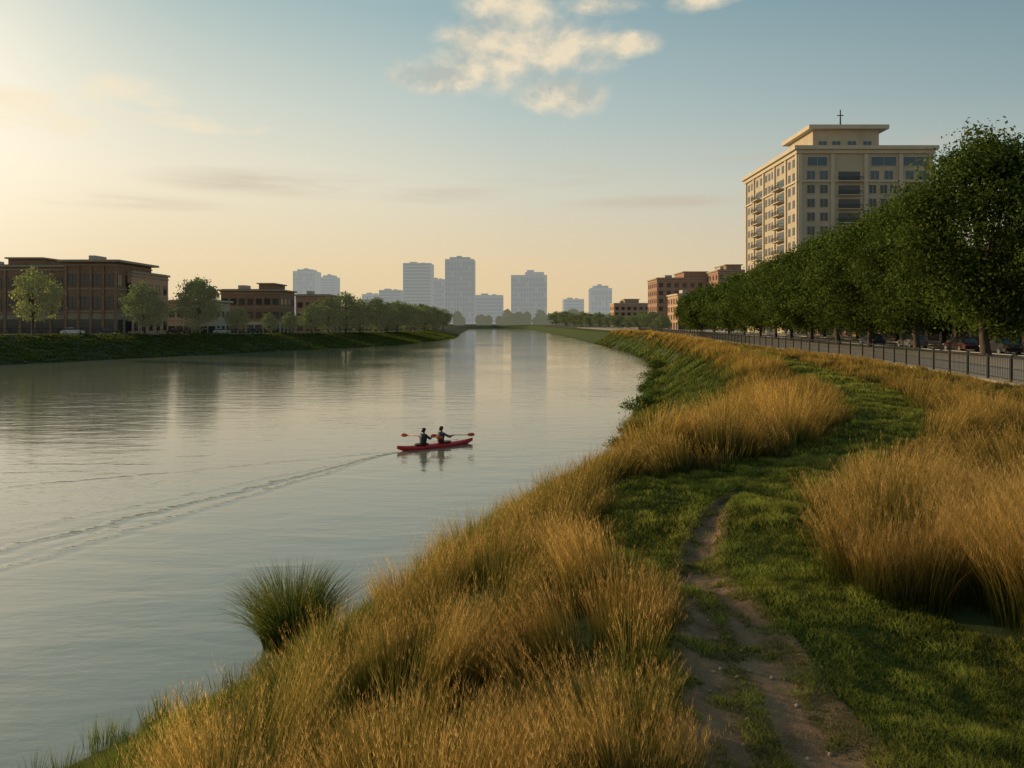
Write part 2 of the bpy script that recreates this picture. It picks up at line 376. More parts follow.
HD1=np.array((.58,.37,.125))
def tufts(acc,cx,cy,h,gold,nb,w,rad,heads=0,lean0=.10,lean1=.45,mv=None,bri=None):
    M=len(cx); 
    if M==0: return
    nb_=nb; N=M*nb_; rep=lambda a: np.repeat(a,nb_)
    r=np.sqrt(rng.random(N)); th=rng.uniform(0,2*PI,N); R=rep(rad) if hasattr(rad,'__len__') else rad
    bx=rep(cx)+np.cos(th)*r*R*.8; by=rep(cy)+np.sin(th)*r*R*.8
    bz=H(bx,by)-.03
    ox=np.cos(th)*r*.5; oy=np.sin(th)*r*.5; ml=0
    if mv is not None: ox=ox+rep(mv[0])*2.6; oy=oy+rep(mv[1])*2.6; ml=rep(np.hypot(*mv))
    az=np.arctan2(oy,ox)+rng.normal(0,.4,N)
    lean=lean0+(lean1-lean0)*np.clip(r*.5+ml*1.4,0,1.4)*rng.uniform(.4,1.15,N)
    L=rep(h)*rng.uniform(.55,1.06,N)*(1-.10*r)
    W=w*rng.uniform(.6,1.3,N)
    g=np.clip(rep(gold)+rng.normal(0,.18,N),0,1)[:,None]
    br=np.clip(rng.normal(1,.2,N)*rep(rng.normal(1,.10,M) if bri is None else bri),.3,1.7)[:,None]
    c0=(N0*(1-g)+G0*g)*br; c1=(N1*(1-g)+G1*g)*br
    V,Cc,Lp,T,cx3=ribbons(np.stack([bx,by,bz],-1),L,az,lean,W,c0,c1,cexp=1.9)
    acc.add(V,Cc,Lp,T)
    if heads:
        sel=np.where((rng.random(N)<heads)&(g[:,0]>.45))[0]; K=9
        p2=cx3[sel,2]; p3=cx3[sel,3]; n=len(sel)
        tt=rng.uniform(.1,1.05,(n,K,1)); P=p2[:,None,:]*(1-tt)+p3[:,None,:]*tt
        P=P.reshape(-1,3); d=rng.normal(0,.38,(n*K,3)); d[:,2]=np.abs(d[:,2])+1.0
        d/=np.linalg.norm(d,axis=1)[:,None]; ln=rng.uniform(.035,.075,(n*K,1))*(h.mean()/1.0)
        sd=np.cross(d,rng.normal(0,1,(n*K,3))); sd/=np.linalg.norm(sd,axis=1)[:,None]
        sw=w*.30
        V=np.stack([P-sd*sw,P+sd*sw,P+d*ln],1).reshape(-1,3)
        c=(HD1*rng.uniform(.7,1.15,(n*K,1))*np.repeat(br[sel],K,0))[:,None,:]; Cc=np.repeat(c,3,1).reshape(-1,3)
        acc.add(V,Cc,np.arange(len(V)),np.full(n*K,3))
def scatter(x0,x1,y0,y1,dens):
    n=int((x1-x0)*(y1-y0)*dens); return rng.uniform(x0,x1,n),rng.uniform(y0,y1,n)
def visible(x,y,z=1.2,margin=90):
    yy=np.maximum(y,.5); px=512+F*x/yy; return (px>-margin)&(px<1024+margin)&(322+F*(CZ-(H(x,y)+z))/yy<800)
acc=Acc()
def bankfill(y0,y1,dens,nb,w,rad,heads,cs):
    x,y=scatter(-14,38,y0,y1,dens)
    k=(x>Sx(y)-.1)&(x<Lx(y)-.12+ (vn(x*1.3,y*1.3,20)-.5)*.5); x,y=x[k],y[k]; k=visible(x,y); x,y=x[k],y[k]
    u=(x-Sx(y))/(Tx(y)-Sx(y)); n=vn(x*.7,y*.7,21); n2=vn(x*.35,y*.35,22)
    d,mx_,my_,mid=cell(x,y,cs,50)
    k=(d<.56+.10*n)|(rng.random(len(x))<.10); x,y,u,n,n2,d,mx_,my_,mid=[q[k] for q in (x,y,u,n,n2,d,mx_,my_,mid)]
    gold=np.clip(ss(.50,.90,u+(n-.5)*.3+.18*(mid-.5))*(.60+.42*mid+.12*n2),0,1)
    steep=ss(17,27,y); fr=ss(60,130,y)
    th0=.76-.22*fr; th1=.97-.17*fr
    gold=gold*(1-steep)+steep*np.maximum(ss(0,1,(u+(n-.5)*.16-th0)/(th1-th0))*(.78+.25*mid),.35*n2*(mid>.6))
    h=(.34+.92*ss(.2,.9,u)+.12*(n-.3))
    h=h*(1-steep)+steep*(.50+.25*(u<.2)+.58*ss(0,1,(u+(n-.5)*.1-th0)/(th1-th0)))
    edge=ss(0,.8,Lx(y)-x); h=h*(.45+.55*edge)
    h=h*(.74+.46*mid)*(1.20-1.15*np.clip(d,0,.75)**1.6)
    h=h*np.interp(y,[3,5,8],[.8,.9,1])
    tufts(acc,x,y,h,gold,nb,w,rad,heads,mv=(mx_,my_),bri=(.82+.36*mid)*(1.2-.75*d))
bankfill(3.4,9,10,130,.0040,.24,.32,1.6)
bankfill(9,14,8,80,.006,.26,.30,1.8)
bankfill(14,22,6.4,50,.010,.28,.18,2.1)
bankfill(22,36,5,35,.017,.32,.08,2.5)
bankfill(36,62,3.6,24,.032,.36,0,3.0)
bankfill(62,130,2.2,19,.065,.5,0,4.2)
bankfill(130,260,.9,14,.15,.8,0,7.0)
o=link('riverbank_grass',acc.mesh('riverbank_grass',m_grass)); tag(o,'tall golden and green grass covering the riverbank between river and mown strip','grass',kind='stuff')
acc=Acc()
def rightfill(y0,y1,dens,nb,w,rad,heads,cs):
    x,y=scatter(2,36,y0,y1,dens)
    k=(x>Rx(y)+.1+(vn(x*1.3,y*1.3,24)-.5)*.3)&(x<Px(y)-.5); x,y=x[k],y[k]; k=visible(x,y); x,y=x[k],y[k]
    n=vn(x*.6,y*.6,25); n2=vn(x*.3,y*.3,26)
    d,mx_,my_,mid=cell(x,y,cs,60)
    k=(d<.62+.1*n)|(rng.random(len(x))<.1); x,y,n,n2,d,mx_,my_,mid=[q[k] for q in (x,y,n,n2,d,mx_,my_,mid)]
    gold=np.clip(.62+.42*mid+.1*n-.15*(n2>.7),0,1)
    de=x-Rx(y); dp=Px(y)-x
    h=(.88+.45*ss(0,1.1,de))*(.88+.24*n)*(.5+.5*ss(1,10,dp))
    h=h*(.84+.30*mid)*(1.16-.95*np.clip(d,0,.8)**1.6)
    h=h*np.interp(y,[5,8,10,13,15,20,40],[1.12,1.30,1.22,.85,.78,.90,.78])
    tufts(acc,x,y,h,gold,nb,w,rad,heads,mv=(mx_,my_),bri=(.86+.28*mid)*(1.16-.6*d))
rightfill(5.6,9,10,140,.0040,.24,.32,2.3)
rightfill(9,14,8,84,.006,.27,.30,2.6)
rightfill(14,24,5.8,46,.010,.3,.16,3.0)
rightfill(24,40,4,30,.018,.33,.08,3.4)
rightfill(40,75,2.6,20,.040,.4,0,4.2)
rightfill(75,130,1.6,15,.08,.5,0,5)
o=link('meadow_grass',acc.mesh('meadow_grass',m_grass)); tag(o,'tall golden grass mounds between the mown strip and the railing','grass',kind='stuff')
# lawn
acc=Acc()
def lawn(y0,y1,dens,h0,w):
    x,y=scatter(.2,30,y0,y1,dens)
    k=(x>Lx(y)-.5)&(x<Rx(y)+.5); x,y=x[k],y[k]; k=visible(x,y,.1,20); x,y=x[k],y[k]
    pd=pathd(x,y); k=(pd>.0)|(y>14.0); k|=(rng.random(len(x))<.05+.4*ss(11,13.5,y)); x,y,pd=x[k],y[k],pd[k]
    n=vn(x*2.3,y*2.3,30); n2=vn(x*7,y*7,31); big=vn(x*.6,y*.6,32)
    d,_,_,mid=cell(x,y,.45,70)
    h=h0*(.40+.9*n*n2*2+.5*big+1.5*mid*(.9-d)); h=h*np.clip(.55+pd*3,.45,1)
    N=len(x); g=np.clip(big*.45+rng.normal(0,.12,N)-.05+.25*(pd<.05),0,1)[:,None]
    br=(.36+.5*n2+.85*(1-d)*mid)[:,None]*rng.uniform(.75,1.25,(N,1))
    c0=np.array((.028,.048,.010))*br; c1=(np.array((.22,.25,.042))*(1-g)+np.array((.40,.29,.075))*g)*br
    V,Cc,Lp,T,_=ribbons(np.stack([x,y,H(x,y)+np.where(y<14.5,.012,-.006)],-1),h,rng.uniform(0,2*PI,N),rng.uniform(.2,1.0,N),w*rng.uniform(.7,1.3,N),c0,c1,segs=2)
    acc.add(V,Cc,Lp,T)
lawn(4.2,7,4400,.052,.006); lawn(7,11,2600,.058,.008); lawn(11,18,1200,.07,.013); lawn(18,32,400,.085,.026); lawn(32,70,110,.11,.055); lawn(70,110,36,.15,.1)
x,y=scatter(.6,4.6,4.6,14,70); pd=pathd(x,y); k=(pd>-.03)&(pd<.22)&(rng.random(len(x))<.6); x,y=x[k],y[k]
n_=len(x); tufts(acc,x,y,rng.uniform(.06,.15,n_),rng.uniform(.0,.35,n_),16,.006,.07,0,.2,.9)
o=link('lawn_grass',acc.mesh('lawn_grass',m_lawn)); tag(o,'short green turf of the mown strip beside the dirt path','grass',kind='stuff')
def single_tuft(h,n,w,rad,gold):
    a=Acc(); N=n; r=np.sqrt(rng.random(N)); th=rng.uniform(0,2*PI,N)
    base=np.stack([np.cos(th)*r*rad*.42,np.sin(th)*r*rad*.42,np.full(N,-.15)],-1)
    L=h*rng.uniform(.5,1.1,N); lean=.06+.66*r*rng.uniform(.4,1.2,N)
    g=np.clip(gold+rng.normal(0,.1,N),0,1)[:,None]; br=rng.uniform(.5,1.2,(N,1))
    V,Cc,Lp,T,_=ribbons(base,L,th+rng.normal(0,.35,N),lean,w*rng.uniform(.6,1.3,N),(N0*(1-g)+G0*g)*br,(N1*.8*(1-g)+G1*g)*br,segs=4,droop=.6)
    a.add(V,Cc,Lp,T); return a.mesh('rush_tuft',m_grass)
o=link('rush_tuft',single_tuft(2.15,2900,.014,1.4,.06),None,(-4.75,17.3,.0)); tag(o,'big dark green rush tuft arching over the water at the river edge','plant')
x,y=scatter(-12,12,8,60,6); k=(x<Sx(y)+.7)&(x>Sx(y)-.5); x,y=x[k],y[k]
acc=Acc(); tufts(acc,x,y,.62+.2*vn(x,y,80),np.full(len(x),.12),26,.011,.2,0,bri=.75+.3*vn(x*.8,y*.8,81))
o=link('shore_reeds',acc.mesh('shore_reeds',m_grass)); tag(o,'thin green reeds fringing the right waterline','grass',kind='stuff')
acc=Acc()
x,y=scatter(-150,-20,90,420,1.3); k=(x<LSx(y)+.3)&(x>LTx(y)-.8); x,y=x[k],y[k]; k=visible(x,y); x,y=x[k],y[k]
n=vn(x*.12,y*.12,40); tufts(acc,x,y,.35+.35*n,np.clip(-.12+.2*n,0,1),10,.14,.9,0,bri=.7+.3*n)
o=link('far_bank_grass',acc.mesh('far_bank_grass',m_grass)); tag(o,'dark green grass covering the far left riverbank slope','grass',kind='stuff')
mb=MB()
for _ in range(200):
    y=random.uniform(4.6,11); x=float(np.interp(y,PC_Y,PC_X))+random.uniform(-.9,.9)*float(np.interp(y,PC_Y,PC_W))
    r=random.choice([.006,.008,.010,.014,.022]) if y<8 else .010; z=float(H(x,y))+.018
    ring=lambda k,q: [(x+r*k*math.cos(a_)*random.uniform(.8,1.2),y+r*k*math.sin(a_)*random.uniform(.8,1.2),z+r*q) for a_ in [0,1.05,2.1,3.14,4.2,5.2]]
    mb.loft([ring(.7,-.3),ring(1,.3),ring(.6,.8)])
o=mb.build('path_gravel',mat('pebble',(.28,.20,.13),.85,var=.4,scale=12),smooth=True); tag(o,'small loose pebbles lying on the dirt path','gravel',kind='stuff')
# ------------------------------------------------------------------ trees
m_bark=mat('bark',(.07,.05,.035),.9,var=.4,scale=6,bump=.6,stretch=(1,1,.25))
m_leaf=leafmat('tree_leaves',.4,1.15); m_leafh=leafmat('distant_tree_leaves',.42,1.2,haze=.05,hazec=(.5,.45,.3)); m_leafh2=leafmat('hazy_tree_leaves',.2,haze=.45,hazec=(.27,.265,.19))  # far leaves glow slightly to paint haze
def tree_meshes(h,r,seed,nl=7000,leaf=.28,trunk=.22,base=(.045,.07,.018),tip=(.10,.125,.03),mleaf=None,taper=.3,loose=0.,kk=1.0):
    rg=np.random.default_rng(seed); rd=random.Random(seed)
    mb=MB(); ch=h*(1-trunk); zc=h*trunk+ch*.5
    tr=h*.018+.05; lx,ly=rd.uniform(-.4,.4),rd.uniform(-.4,.4)
    mb.tube([(0,0,-.3),(0,0,0.15),(lx*.3,ly*.3,h*trunk),(lx,ly,h*.55),(lx*1.4,ly*1.2,h*.88)],[tr*1.5,tr,tr*.8,tr*.5,tr*.1],9)
    K=int((50+r*9)*kk); cl=[]
    lob=[rd.uniform(.84,1.14) for _ in range(7)]
    for i in range(K):
        while True:
            p=rg.uniform(-1,1,3)
            if np.linalg.norm(p)<1: break
        q=np.linalg.norm(p); p=p/max(q,.01)*(q**.5)*.86
        an=math.atan2(p[1],p[0]); lb=lob[int((an+PI)/(2*PI)*6.99)]
        if rg.random()<.16: p*=1.12+loose
        zz=p[2]
        wf=(1.0-taper*max(zz,0)-.05*min(zz,0))*lb
        c=np.array([p[0]*r*wf+lx*zz,p[1]*r*wf+ly*zz,zc+zz*ch*.5])
        cl.append((c,rg.uniform(.09,.24)*r+.2,rg.uniform(.6,1.4)))
    cl.append((np.array([lx*1.3,ly*1.3,h*.97]),.12*r+.15,1.1))
    for c,cr,_ in cl[:22]:
        z0=h*trunk*rd.uniform(.9,1.2)+ (c[2]-h*trunk)*.35; z0=min(z0,h*.75)
        mb.tube([(lx*z0/h,ly*z0/h,z0),tuple(c*.5+np.array([0,0,z0*.5+.2])),tuple(c)],[tr*.34,tr*.18,tr*.05],5,cap=False)
    tm=mb.mesh('trunk',m_bark,True); K=len(cl)
    wts=np.array([c[1]**1.8 for c in cl]); idx=rg.choice(K,nl,p=wts/wts.sum())
    cen=np.array([c[0] for c in cl])[idx]; rad=np.array([c[1] for c in cl])[idx]; bri=np.array([c[2] for c in cl])[idx]
    d=rg.normal(0,1,(nl,3)); d/=np.linalg.norm(d,axis=1)[:,None]; rr=rad*np.clip(rg.normal(.85,.38,nl),.05,1.9)
    P=cen+d*rr[:,None]*np.array([1.15,1.15,.78])
    nrm=d+rg.normal(0,.7,(nl,3)); nrm/=np.linalg.norm(nrm,axis=1)[:,None]
    a=np.cross(nrm,rg.normal(0,1,(nl,3))); a/=np.linalg.norm(a,axis=1)[:,None]; b=np.cross(nrm,a)
    s=(leaf*rg.uniform(.5,1.2,nl))[:,None]
    V=np.stack([P-a*s,P+b*s*.5,P+a*s,P-b*s*.5],1).reshape(-1,3)
    g=rg.random((nl,1))**1.5; c=(np.array(base)*(1-g)+np.array(tip)*g)*bri[:,None]
    Cc=np.repeat(c[:,None,:],4,1).reshape(-1,3)
    cm_=npmesh('crown',V,np.arange(nl*4),np.arange(nl)*4,np.full(nl,4),mleaf or m_leaf,Cc)
    return tm,cm_
def plant_tree(meshes,x,y,z,sc,rz,label,group,name='broadleaf_tree',sxy=1.0,cat='tree'):
    e=empty(name,(x,y,z),label,cat,group,rz); e.scale=(sc*sxy,sc*sxy,sc)
    link('trunk',meshes[0],e); link('crown',meshes[1],e); return e
ORD=['first','second','third','fourth','fifth','sixth','seventh','eighth','ninth','tenth','eleventh','twelfth','thirteenth','fourteenth','fifteenth','sixteenth','seventeenth','eighteenth','nineteenth','twentieth']
GB=(.032,.054,.012); GT=(.110,.140,.027)
big=[tree_meshes(18,6.4,s,62000,.17,.08,GB,GT,taper=.55,loose=.06,kk=1.6) for s in (1,2)]
med=[tree_meshes(13,5.6,s,29000,.19,.08,GB,GT,taper=.4,loose=.06,kk=1.25) for s in (3,4,5)]
far=[tree_meshes(12,5.4,s,10000,.30,.07,GB,GT,taper=.4,loose=.05) for s in (6,7)]
leftm=[tree_meshes(12,5.2,s,6500,.32,.12,(.050,.082,.018),(.145,.19,.038),mleaf=m_leafh,taper=.35,loose=.06) for s in (8,9,10)]
pale=tree_meshes(14,4.9,11,4600,.32,.18,(.10,.13,.03),(.24,.26,.065),mleaf=m_leafh)
RG='trees in a row along the right promenade'
row=[(70,13.0,big[0],1.13),(57,17.0,big[1],1.06),(83,13,big[1],.94),(94,12.5,med[0],1.22),(105,12.5,med[1],1.16),(116,12,med[2],1.14),(128,12,med[0],1.08),(139,12,med[1],1.06),(151,12,med[2],1.02),(163,12,far[0],1.10),(176,12,far[1],1.0),(190,12,far[0],1.0),(205,12,far[1],.98),(221,12,far[0],.88)]
for i,(y,off,ms_,sc) in enumerate(row):
    x=float(Px(y))+off
    lab={0:'tallest dark green tree at right edge of the promenade row',1:'dark tree mostly outside the right edge of the photo'}.get(i,'dark green street tree, %s tree beyond the tallest one in the promenade row'%ORD[i-2])
    plant_tree(ms_,x,y,4.1,sc,i*1.3,lab,RG,sxy=(1.08,1.0,1.05,1.0,1.08,.98,1.1,1.0,1.08,1,1.05,1,1.08,1)[i])
for i,(y,off,ms_,sc) in enumerate([(88,26,med[1],1.05),(104,26,med[2],1.1),(120,26,med[0],1.05),(138,26,med[2],1.0),(156,26,med[1],1.0)]):
    plant_tree(ms_,float(Px(y))+off,y,4.12,sc,2+i*1.7,'shaded tree across the road, %s from the near end of the back row'%ORD[i],'trees across the right road')
LG='trees along the left riverside road'
LTs=[(33,157,pale,.95,'pale yellow-green tree beside the parked silver car, leftmost on the far bank'),(145,180,leftm[0],1.0,'round green tree at the right end of the long brick building'),(198,195,leftm[1],1.16,'tall rounded green tree between brick building and low shops'),
 (237,210,leftm[2],.62,'small round tree in front of the cream ground floor shops'),(270,222,leftm[0],.5,'tiny street tree before the low brick shops, left one of two'),(290,228,leftm[1],.52,'tiny street tree before the low brick shops, right one of two')]
for px,y,ms_,sc,lab in LTs: plant_tree(ms_,PX(px,y),y,float(zt(y))-.05,sc,px*.1,lab,LG)
for i,(px,y,sc) in enumerate([(312,236,.75),(328,245,.95),(346,260,1.12),(360,274,1.0),(376,290,1.08),(387,300,.95),(397,312,1.05),(406,326,.98),(415,345,1.0),(424,375,1.0),(433,410,1.05),(443,455,1.0)]):
    plant_tree(leftm[i%3],PX(px,y),y,float(zt(y))-.1,sc,i*1.9,'distant riverside tree, %s along the left bank after the brick shops'%ORD[i],LG,sxy=1.1)
for i,(px,y,sc) in enumerate([(662,290,.5),(652,300,.62),(640,330,.6),(630,370,.5),(618,410,.6),(609,430,.62),(600,450,.75),(590,480,.7),(582,520,.85),(574,560,.8),(566,600,.95),(556,640,1.0)]):
    plant_tree(leftm[i%3],PX(px,y),y,3.6,sc,i*2.3,'distant waterside tree, %s beyond the promenade row on the right bank'%ORD[i],'distant trees on the right bank',sxy=1.5)
bush=[tree_meshes(2.0,1.6,s,2600,.11,.02,(.04,.07,.014),(.13,.16,.035)) for s in (21,22)]
for i,(y,dx,sc,lab) in enumerate([(43,.2,.42,'low green shrub nearest the camera on the right shoreline'),(49,.3,.5,'second low shrub along the right shoreline'),(60,.4,.72,'broad dark shrub on the shoreline bend right of the kayak'),(66,1.3,.5,'low shrub a little up the slope behind the broad one'),(77,.4,.62,'fourth shoreline shrub where the bank curves away'),(90,.3,.8,'green shrub farther along the right shoreline'),(108,.5,.8,'farthest shrub on the right shoreline bend')]):
    x=float(Sx(y))+dx; plant_tree(bush[i%2],x,y,float(H(x,y))-.15,sc,i,lab,'shrubs along the right shoreline','shrub',1.4,'shrub')
def woodland(name,label,x0,x1,y,depth,z,h,n,m,c0,c1,seed):
    rg=np.random.default_rng(seed); K=int((x1-x0)/6)
    cx=rg.uniform(x0,x1,K); cy=y+rg.uniform(0,depth,K); hh=h*rg.uniform(.55,1.1,K); rr=rg.uniform(4,9,K); br=rg.uniform(.7,1.25,K)
    i=rg.integers(0,K,n); d=rg.normal(0,1,(n,3)); d/=np.linalg.norm(d,axis=1)[:,None]
    P=np.stack([cx[i],cy[i],z+hh[i]*.5],-1)+d*np.stack([rr[i],rr[i],hh[i]*.55],-1)*rg.uniform(.7,1.05,(n,1))
    a=rg.normal(0,1,(n,3)); a/=np.linalg.norm(a,axis=1)[:,None]; b=np.cross(a,rg.normal(0,1,(n,3))); b/=np.linalg.norm(b,axis=1)[:,None]
    s=rg.uniform(.6,1.4,(n,1)); V=np.stack([P-a*s,P-b*s,P+a*s,P+b*s],1).reshape(-1,3)
    g=rg.random((n,1)); c=(np.array(c0)*(1-g)+np.array(c1)*g)*br[i][:,None]; Cc=np.repeat(c[:,None],4,1).reshape(-1,3)
    o=link(name,npmesh(name,V,np.arange(n*4),np.arange(n)*4,np.full(n,4),m,Cc)); tag(o,label,'trees',kind='stuff')
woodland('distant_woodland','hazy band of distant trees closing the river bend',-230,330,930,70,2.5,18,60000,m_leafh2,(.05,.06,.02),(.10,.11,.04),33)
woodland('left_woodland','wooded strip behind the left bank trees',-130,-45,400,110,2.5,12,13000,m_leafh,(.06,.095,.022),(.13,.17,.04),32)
# ------------------------------------------------------------------ buildings
m_glass=mat('window_glass',(.035,.045,.05),.12,var=.3,scale=.3)
m_glassb=mat('blue_window_glass',(.06,.10,.13),.1,var=.2,scale=.3)
m_frame=mat('window_frame_paint',(.45,.40,.31),.6,var=.1)
m_framed=mat('dark_window_frame',(.10,.08,.06),.6,var=.1)
m_cream=mat('cream_render',(.45,.375,.27),.85,var=.12,scale=.25)
m_creamt=mat('cream_trim',(.52,.44,.325),.8,var=.08,scale=.5)
m_brick=mat('brown_brick',(.28,.16,.10),.9,var=.22,scale=1.2)
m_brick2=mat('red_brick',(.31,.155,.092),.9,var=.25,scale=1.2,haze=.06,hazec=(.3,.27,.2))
m_orange=mat('orange_brick',(.42,.23,.13),.9,var=.2,scale=1.2,haze=.06,hazec=(.3,.27,.2))  # both bricks carry a little painted distance haze as emission
m_trimb=mat('sand_trim',(.36,.29,.20),.85,var=.15,scale=.8)
m_roof=mat('roof_felt',(.07,.06,.055),.9); m_tile=mat('roof_tile',(.16,.10,.07),.85,var=.25,scale=3)
m_metal=mat('dark_metal',(.03,.03,.03),.45,metal=.5,var=.1)
wcache={}
def window_meshes(w_,h_,style):
    k=(round(w_,2),round(h_,2),style)
    if k in wcache: return wcache[k]
    f=.10 if style!='shop' else .14
    fr=MB(); fr.box(-w_/2-f,-.13,-f,w_/2+f,-.003,0).box(-w_/2-f,-.10,h_,w_/2+f,-.003,h_+f).box(-w_/2-f,-.10,0,-w_/2,-.003,h_).box(w_/2,-.10,0,w_/2+f,-.003,h_)
    if w_>1.3 and style!='shop': fr.box(-.04,-.095,0,.04,-.055,h_)
    if style=='shop': fr.box(-w_/2,-.095,h_*.72,w_/2,-.055,h_*.72+.08)
    fm=fr.mesh('window',m_framed if style in('brick','shop') else m_frame)
    pm=MB().box(-w_/2,-.05,0,w_/2,-.004,h_).mesh('pane',m_glassb if style=='blue' else m_glass)
    wcache[k]=(fm,pm); return wcache[k]
def add_window(parent,x,y,z,w_,h_,rz,style='cream'):
    fm,pm=window_meshes(w_,h_,style); o=link('window',fm,parent,(x,y,z),rz); link('pane',pm,o); return o
def fgrid(parent,x0,x1,y0,y1,z0,nf,fh,cols,w_,h_,side,style='brick',sill=.9,wfirst=None):
    for f in range(nf):
        for c in range(cols):
            u=(c+.5)/cols; ww=w_; hh=h_; st=style; sl_=sill
            if f==0 and wfirst: ww,hh=wfirst; st='shop'; sl_=.35
            if side=='F': p=(x0+(x1-x0)*u,y0,0)
            elif side=='L': p=(x0,y0+(y1-y0)*u,-PI/2)
            else: p=(x1,y0+(y1-y0)*u,PI/2)
            add_window(parent,p[0],p[1],z0+f*fh+sl_,ww,hh,p[2],st)
def block(name,label,x0,x1,y0,y1,z0,z1,mw,cat='building',trim=None,nf=3,cf=6,cs=5,side='R',ww=1.3,wh=1.6,shop=None,style='brick',group=None,ground=None,sill=.9,over=.45,hip=0,pent=None,piers=0):
    bx,by=(x0+x1)/2,(y0+y1)/2; e=empty(name,(bx,by,z0),label,cat,group)
    X0,X1,Y0,Y1,HH=x0-bx,x1-bx,y0-by,y1-by,z1-z0
    MB().box(X0,Y0,-1.5,X1,Y1,HH).build('wall',mw,e)
    mb=MB(); q=over
    mb.box(X0-q,Y0-q,HH,X1+q,Y1+q,HH+.55).box(X0-.22,Y0-.22,HH-.9,X1+.22,Y1+.22,HH-.6); mb.build('cornice',trim or m_creamt,e)
    MB().box(X0+.3,Y0+.3,HH+.552,X1-.3,Y1-.3,HH+.7).build('roof',m_roof,e)
    MB().box(X0+(X1-X0)*.2,Y0+(Y1-Y0)*.3,HH+.702,X0+(X1-X0)*.33,Y0+(Y1-Y0)*.6,HH+2.2).build('roof_unit',m_frame,e)
    if pent:
        a_,b_,hh=pent; MB().box(X0+(X1-X0)*a_,Y0+1.5,HH+.703,X0+(X1-X0)*b_,Y1-2,HH+hh).build('rooftop_storey',mw,e)
        MB().box(X0+(X1-X0)*a_-.6,Y0+.9,HH+hh,X0+(X1-X0)*b_+.6,Y1-1.4,HH+hh+.4).build('rooftop_cornice',trim or m_creamt,e)
    fh=(HH-1.0)/nf
    if ground:
        MB().box(X0-.12,Y0-.12,-1.5,X1+.12,Y1+.12,fh*.92).build('ground_floor_facing',ground,e)
    if piers:
        mb=MB()
        for i in range(piers+1):
            x=X0+(X1-X0)*i/piers; mb.box(x-.35,Y0-.3,-1,x+.35,Y0-.15,HH-.95)
        mb.build('brick_piers',mw,e)
    off=.125 if ground else 0
    for f in range(nf):
        o_=off if f==0 else 0; 
        fgrid(e,X0,X1,Y0-o_,Y1,f*fh,1,fh,cf,ww,min(wh,fh*.62),'F',style,sill,shop if f==0 else None)
        if side=='L': fgrid(e,X0-o_,X1,Y0,Y1,f*fh,1,fh,cs,ww,min(wh,fh*.62),'L',style,sill,shop if f==0 else None)
        if side=='R': fgrid(e,X0,X1+o_,Y0,Y1,f*fh,1,fh,cs,ww,min(wh,fh*.62),'R',style,sill,shop if f==0 else None)
    for f in range(1,nf):
        MB().box(X0-.14,Y0-.14,f*fh-.12,X1+.14,Y1+.14,f*fh+.12).build('string_course',trim or m_creamt,e)
    return e,fh
# hotel
hx0,hx1,hy0,hy1=68.2,100.3,190.,232.; hz0=4.1; hz1=PZ(150,190); HH=hz1-hz0
e=empty('hotel_building',((hx0+hx1)/2,(hy0+hy1)/2,hz0),'tall cream tower block with balconies and stepped rooftop storey at right','building')
X0,X1,Y0,Y1=-(hx1-hx0)/2,(hx1-hx0)/2,-21,21; Wd=X1-X0
NF=13; fh=(HH-1.2)/NF
MB().box(X0,Y0,-1,X1,Y1,HH).build('wall',m_cream,e)
MB().box(X0-1.1,Y0-1.1,HH,X1+1.1,Y1+1.1,HH+.9).box(X0-.5,Y0-.5,HH-.9,X1+.5,Y1+.5,HH-.002).build('cornice',m_creamt,e)
pxr=lambda p:(p-797)/135*Wd+X0
pz=PZ(131,196)-hz0
MB().box(pxr(820),Y0+5,HH+.902,pxr(888),Y1-20,pz).build('rooftop_storey',m_cream,e)
MB().box(pxr(814),Y0+3.6,pz,pxr(896),Y1-18.6,pz+1.0).build('rooftop_cornice',m_creamt,e)
ay=Y0+6; MB().tube([(pxr(850),ay,pz+1),(pxr(850),ay,pz+5.2)],[.2,.13],6).box(pxr(850)-.8,ay-.08,pz+3.7,pxr(850)+.8,ay+.08,pz+3.9).build('antenna',m_metal,e)
for c in (830,844,860,876): add_window(e,pxr(c),Y0+5,HH+1.9,2.0,1.3,0,'blue')
mb=MB()
for p in (799,831.5,865,900,930): mb.box(pxr(p)-.45,Y0-.35,-1,pxr(p)+.45,Y0-.003,HH-.95)
for v in (-20.6,-13,-4.5,4.5,13,20.4): mb.box(X0-.35,v-.45,-1,X0-.003,v+.45,HH-.95)
mb.build('pilasters',m_creamt,e)
mb=MB().box(X0-.42,Y0-.42,HH-2*fh-1.1,X1+.42,Y1+.42,HH-2*fh-.7); mb.build('string_course',m_creamt,e)
fcols=[(810,1.8),(823,1.8),(872,1.7),(883,1.7),(892.5,1.5),(909,1.8),(922,1.8)]
for f in range(NF):
    z=f*fh+.7
    if f<NF-2:
        for p,ww in fcols:
            if f>2: add_window(e,pxr(p),Y0,z,ww,2.0,0,'cream')
    else:
        for p,ww in ((816.5,4.6),(883,5.9),(915,5.8)) if f==NF-1 else ((810,1.9),(823,1.9),(874,2.0),(888,2.0),(909,1.9),(922,1.9)): add_window(e,pxr(p),Y0,z,ww,2.1,0,'blue')
